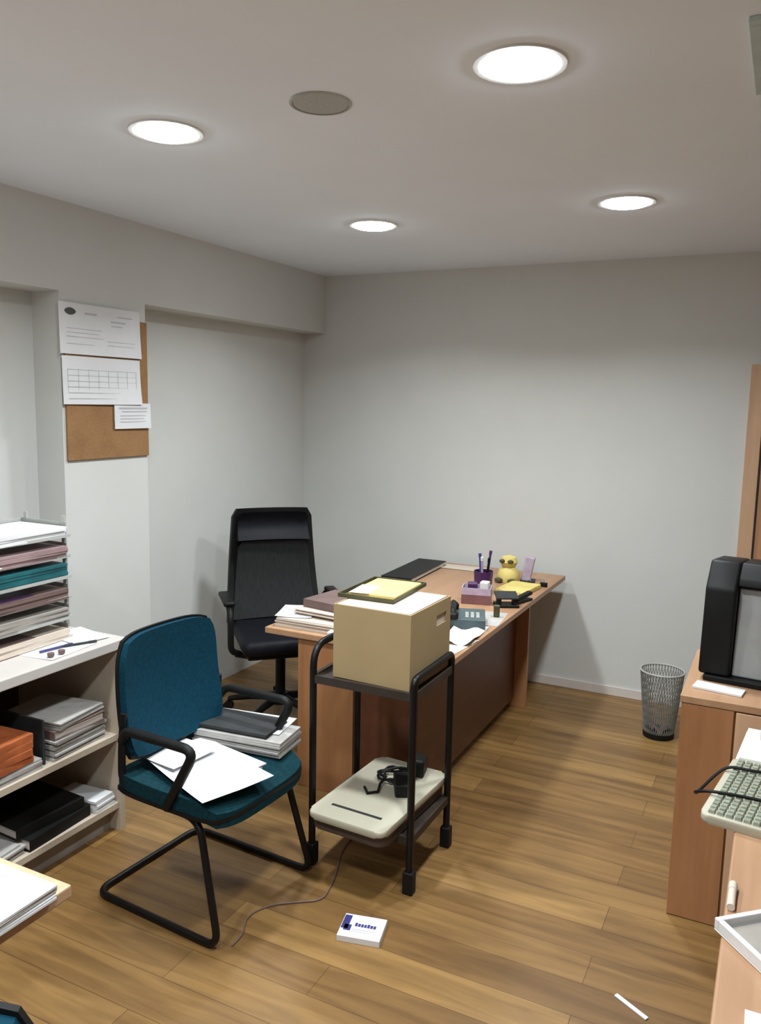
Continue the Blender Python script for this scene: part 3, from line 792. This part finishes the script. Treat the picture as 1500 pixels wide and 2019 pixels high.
binder('grey_document_box', 'mauve grey file lying on the pile in the middle compartment', (-2.48, 2.15, ZM+0.0755), 0.0, (0.30, 0.25, 0.035), MAUVE)
stack('upper_pages', 'light grey pages on top of the middle compartment pile', 'papers', (-2.475, 2.14, ZM+0.1115), 0.12, (0.28, 0.24, 0.03), PAPERG, leaves=5, jit=0.01)
# on the bottom shelf
binder('black_binder', 'lower black binder on the bottom shelf', (-2.47, 2.03, ZL), PI/2+0.05, (0.30, 0.29, 0.045), BLACKP, group='black binders on the bottom shelf')
binder('black_binder', 'upper black binder on the bottom shelf, lying on another', (-2.49, 2.02, ZL+0.0455), PI/2-0.06, (0.30, 0.29, 0.04), BLACKP, group='black binders on the bottom shelf')
stack('bright_papers', 'white papers at the right end of the bottom shelf', 'papers', (-2.42, 2.245, ZL), 0.08, (0.20, 0.10, 0.05), PAPER, leaves=5)
stack('grey_booklets', 'grey booklets at the left of the bottom shelf', 'papers', (-2.45, 1.70, ZL), 0.1, (0.26, 0.32, 0.04), PAPERG, leaves=5, jit=0.01)

# ------------------------------------------------------------------ waste paper basket
t = thing('wastebasket', 'grey wire mesh wastebasket on the floor by the back wall', 'wastebasket', (-0.487, 4.42, 0))
wm = MB(); Hh_, rb, rt = 0.365, 0.078, 0.112
nw = 44
for k in range(nw):
    for sgn in (1, -1):
        a0 = 2*PI*k/nw
        pts = [((rb+(rt-rb)*s_)*math.cos(a0+sgn*0.6*s_), (rb+(rt-rb)*s_)*math.sin(a0+sgn*0.6*s_), 0.02+(Hh_-0.02)*s_) for s_ in (0, .25, .5, .75, 1)]
        pts = [Vector((p[0], p[1], p[2])) for p in pts]
        wm.tube(pts, 0.0017, n=4, cap=False)
wm.build('mesh_wall', WIRE, t)
rg = MB()
rg.tube([(rt*math.cos(2*PI*k/32), rt*math.sin(2*PI*k/32), Hh_) for k in range(32)], 0.005, closed=True, n=8)
rg.build('rim', GREYP, t, smooth=True)
MB().lathe([(0, 0), (rb+0.002, 0), (rb+0.004, 0.03), (rb, 0.03), (rb-0.004, 0.006), (0, 0.006)]).build('base', BLACKP, t, smooth=True)
sheet('bin_liner_paper', 'crumpled dark paper in the bottom of the wastebasket', 'waste', (-0.487, 4.42, 0.02), 0.3, 0.09, 0.09, MAUVE, 0.05, wav=3)

# ------------------------------------------------------------------ right hand cabinet and printer
CX0, CX1, CY0, CY1, CZ = -0.243, 0.62, 2.82, 3.40, 0.800
t = thing('cabinet', 'reddish beech cabinet at the right with a printer on it', 'cabinet', (0.19, 3.11, 0))
a0, a1, b0, b1 = CX0-0.19, CX1-0.19, CY0-3.11, CY1-3.11
MB().b2(a0-0.004, a1+0.004, b0-0.012, b1, CZ-0.025, CZ).build('cabinet_top', DESKTOP, t, bevel=0.002)
MB().b2(a0, a1, b0+0.004, b1, 0.0, CZ-0.025).build('cabinet_body', BEECHZ, t, bevel=0.002)
MB().b2(a0+0.001, a0+0.165, b0-0.010, b0+0.004, 0.003, CZ-0.027).build('front_panel', BEECHZ, t, bevel=0.001)
dr = MB().b2(a0+0.172, a1-0.01, b0-0.012, b0+0.004, 0.04, CZ-0.030).build('door', JAMBW, t, bevel=0.002)
hb = MB(); hb.tube(fillet([(a0+0.22, b0-0.012, 0.50), (a0+0.22, b0-0.04, 0.50), (a0+0.22, b0-0.04, 0.62), (a0+0.22, b0-0.012, 0.62)], 0.012), 0.005, n=8)
hb.build('handle', GREYP, dr, smooth=True)

t = thing('printer', 'black printer with a light grey front tray standing on the beech cabinet', 'printer', (0.07, 3.14, CZ+0.0005), math.radians(-6))
def side_prism(poly, x0, x1, nm, m_, bev=0.006):
    b = MB()
    lo = [b.bm.verts.new((x0, y, z)) for y, z in poly]; hi = [b.bm.verts.new((x1, y, z)) for y, z in poly]
    n = len(poly)
    fs = [b.bm.faces.new(lo), b.bm.faces.new(hi[::-1])]
    for i in range(n): fs.append(b.bm.faces.new((lo[i], hi[i], hi[(i+1) % n], lo[(i+1) % n])))
    bmesh.ops.recalc_face_normals(b.bm, faces=fs)
    if bev: bmesh.ops.bevel(b.bm, geom=list(b.bm.edges), offset=bev, segments=3, profile=0.5, affect='EDGES')
    return b.build(nm, m_, t, smooth=True)
side_prism([(-0.15, 0.02), (0.17, 0.02), (0.17, 0.40), (-0.045, 0.42), (-0.12, 0.33)], -0.27, -0.165, 'left_side', BLACKP, 0.012)
side_prism([(-0.15, 0.02), (0.17, 0.02), (0.17, 0.40), (-0.045, 0.42), (-0.12, 0.33)], 0.165, 0.27, 'right_side', BLACKP, 0.012)
side_prism([(-0.10, 0.34), (0.17, 0.34), (0.17, 0.40), (-0.045, 0.418), (-0.09, 0.37)], -0.165, 0.165, 'top_cover', BLACKP)
side_prism([(0.0, 0.03), (0.16, 0.03), (0.16, 0.34), (0.0, 0.34)], -0.165, 0.165, 'inner_body', DGREY)
MB().box((0, -0.085, 0.175), (0.325, 0.02, 0.315), rot=(-0.16, 0, 0), bevel=0.006).build('paper_tray', GREYL, t)
MB().box((0.02, -0.100, 0.20), (0.04, 0.006, 0.012), rot=(-0.16, 0, 0)).build('tray_badge', DGREY, t)
MB().b2(-0.25, 0.25, -0.16, 0.16, 0, 0.02, bevel=0.004).build('printer_base', BLACKP, t)
tag(MB().box((0, 0, 0.004), (0.16, 0.07, 0.008), bevel=0.001).build('paper_slip', WHITEP, None, loc=(-0.135, 2.925, CZ+0.0005), rotz=-0.15), 'white slip under the front left corner of the printer', 'paper')

# ------------------------------------------------------------------ near right desk
DZ2 = 0.75
t = thing('side_desk', 'light beech desk along the right edge in the foreground', 'desk', (0.40, 1.75, 0))
MB().b2(-0.435, 0.40, -1.30, 0.97, 0.722, DZ2).build('desk_top', DESKTOP, t, bevel=0.006)
MB().b2(-0.36, 0.36, 0.90, 0.928, 0, 0.722).build('end_panel', BEECHZ, t, bevel=0.002)
MB().b2(-0.36, 0.36, -1.24, -1.212, 0, 0.722).build('end_panel', BEECHZ, t, bevel=0.002)
MB().b2(0.30, 0.32, -1.21, 0.90, 0.2, 0.722).build('modesty_panel', BEECHZ, t)

# keyboard
t = thing('keyboard', 'cream computer keyboard with dark cable overhanging the near right desk', 'keyboard', (-0.005, 2.225, DZ2+0.0005), math.radians(-8.5))
MB().prism(rr(0.165, 0.40, 0.022), 0.0, 0.022, bevel=0.006).build('case', BEIGE, t, smooth=True)
ks = MB()
for i in range(6):
    for j in range(17):
        if (i == 5 and 4 < j < 11): continue
        ks.box((-0.062+i*0.0205+0.004, -0.177+j*0.0215, 0.0255), (0.0165, 0.0175, 0.009), taper=(0.8, 0.8))
ks.box((-0.062+5*0.0205+0.004, -0.007, 0.0255), (0.0165, 0.125, 0.009), taper=(0.8, 0.97))
kk = ks.build('keys', mat('key_caps', (0.24, 0.26, 0.20), 0.5, 0.25, 60), t)
cb = MB()
cb.tube(fillet([(0.07, -0.06, 0.034), (0.0, -0.07, 0.035), (-0.085, -0.09, 0.034), (-0.125, -0.07, 0.012), (-0.135, 0.0, -0.025), (-0.11, 0.06, 0.005), (-0.08, 0.09, 0.036), (0.0, 0.10, 0.036), (0.08, 0.14, 0.036)], 0.04, 6), 0.0042, n=7)
tag(cb.build('black_cable', BLACKP, None, smooth=True, loc=(-0.005, 2.225, DZ2+0.0005), rotz=math.radians(-8.5)), 'black cable looping over the cream keyboard and off the desk edge', 'cable')
stack('desk_papers', 'white papers on the right desk in front of the cabinet', 'papers', (0.06, 2.56, DZ2+0.0005), -0.08, (0.20, 0.25, 0.02), PAPER, leaves=4, jit=0.006)
tag(MB().box((0, 0, 0.015), (0.14, 0.10, 0.03), bevel=0.003).build('cream_pad', PAPERW, None, loc=(0.075, 2.63+0.02, DZ2+0.0215), rotz=0.0), 'cream pad on the white papers by the right cabinet', 'note pad')
# white open tray, turned so that a corner points to the aisle
t = thing('white_tray', 'white open tray with a corner over the edge of the near right desk', 'tray', (0.085, 1.60, DZ2+0.0005), math.radians(42))
b_ = MB(); q = 0.095
b_.b2(-q, q, -q, q, 0, .004)
for a in ((-q, q, -q, -q+.012), (-q, q, q-.012, q), (-q, -q+.012, -q+.012, q-.012), (q-.012, q, -q+.012, q-.012)): b_.b2(a[0], a[1], a[2], a[3], .004, .026)
b_.build('tray_body', WHITEP, t, bevel=0.003)
MB().b2(-q+.02, q-.02, -q+.02, q-.02, 0.0045, 0.012).build('liner', TAUPE, t)
tag(MB().box((0, 0, 0.003), (0.21, 0.15, 0.006)).build('near_paper', PAPER, None, loc=(0.122, 1.322, DZ2+0.0005), rotz=0.02), 'white paper at the bottom right corner of the photo', 'paper')

# ------------------------------------------------------------------ near left desk
t = thing('corner_desk', 'light wood desk corner at the left edge of the foreground', 'desk', (-1.80, 0.70, 0))
MB().b2(-0.50, 0.54, -0.55, 0.425, 0.722, 0.75).build('desk_top', JAMBW, t, bevel=0.004)
MB().b2(-0.47, -0.44, -0.5, 0.30, 0, 0.722).build('end_panel', JAMBW, t, bevel=0.002)
MB().b2(0.30, 0.33, -0.5, 0.02, 0, 0.722).build('end_panel', JAMBW, t, bevel=0.002)
stack('paper_ream', 'thick stack of bright white paper on the near left desk corner', 'papers', (-1.370, 0.948, 0.7505), 0.0, (0.245, 0.255, 0.030), PAPER, leaves=6, jit=0.0015)

# ------------------------------------------------------------------ on the floor
t = thing('leaflet_box', 'small white box with a blue printed word lying on the floor', 'box', (-1.134, 2.214, 0), math.radians(13))
MB().box((0, 0, 0.011), (0.145, 0.118, 0.022), bevel=0.0015).build('box_body', PAPER, t)
l_ = MB()
l_.b2(-0.070, -0.046, -0.020, 0.050, 0.0222, 0.0228)
l_.b2(-0.060, -0.036, -0.028, 0.002, 0.0222, 0.0228)
for k in range(7): # the unreadable blue word as separate letter strokes
    x = -0.026+k*0.0105
    l_.b2(x, x+0.0085, -0.002, 0.013 + (0.003 if k in (0, 4) else 0), 0.0222, 0.0228)
l_.build('blue_print', NAVY, t)
g_ = MB(); g_.b2(-0.03, 0.045, -0.020, -0.016, 0.0222, 0.0227); g_.b2(-0.03, 0.03, -0.030, -0.027, 0.0222, 0.0227)
g_.build('grey_print', INK, t)
cp = fillet([(-1.475, 1.955, 0.004), (-1.478, 2.02, 0.004), (-1.525, 2.10, 0.004), (-1.49, 2.19, 0.004), (-1.405, 2.255, 0.004), (-1.34, 2.30, 0.004), (-1.36, 2.42, 0.004), (-1.44, 2.62, 0.004), (-1.46, 2.95, 0.004)], 0.07, 6)
tag(MB().tube(cp, 0.003, n=8).build('floor_cable', MAUVE, None, smooth=True), 'thin dark cable winding over the floor between chair and trolley', 'cable')
tag(MB().box((0, 0, 0.0025), (0.115, 0.014, 0.005), bevel=0.001).build('white_strip', WHITEP, None, loc=(-0.275, 2.29, 0.0003), rotz=math.radians(-30)), 'thin white strip lying on the floor near the bottom right', 'strip')
t = thing('highlighter', 'small beige marker lying at the left edge of the near right desk', 'marker', (-0.0235, 1.73, DZ2+0.0085))
MB().cyl((0, -0.045, 0), (0, 0.02, 0), 0.008, 14).build('barrel', PAPERW, t, smooth=True)
MB().cyl((0, 0.02, 0), (0, 0.045, 0), 0.0088, 14).build('cap', PAPERW, t, smooth=True)
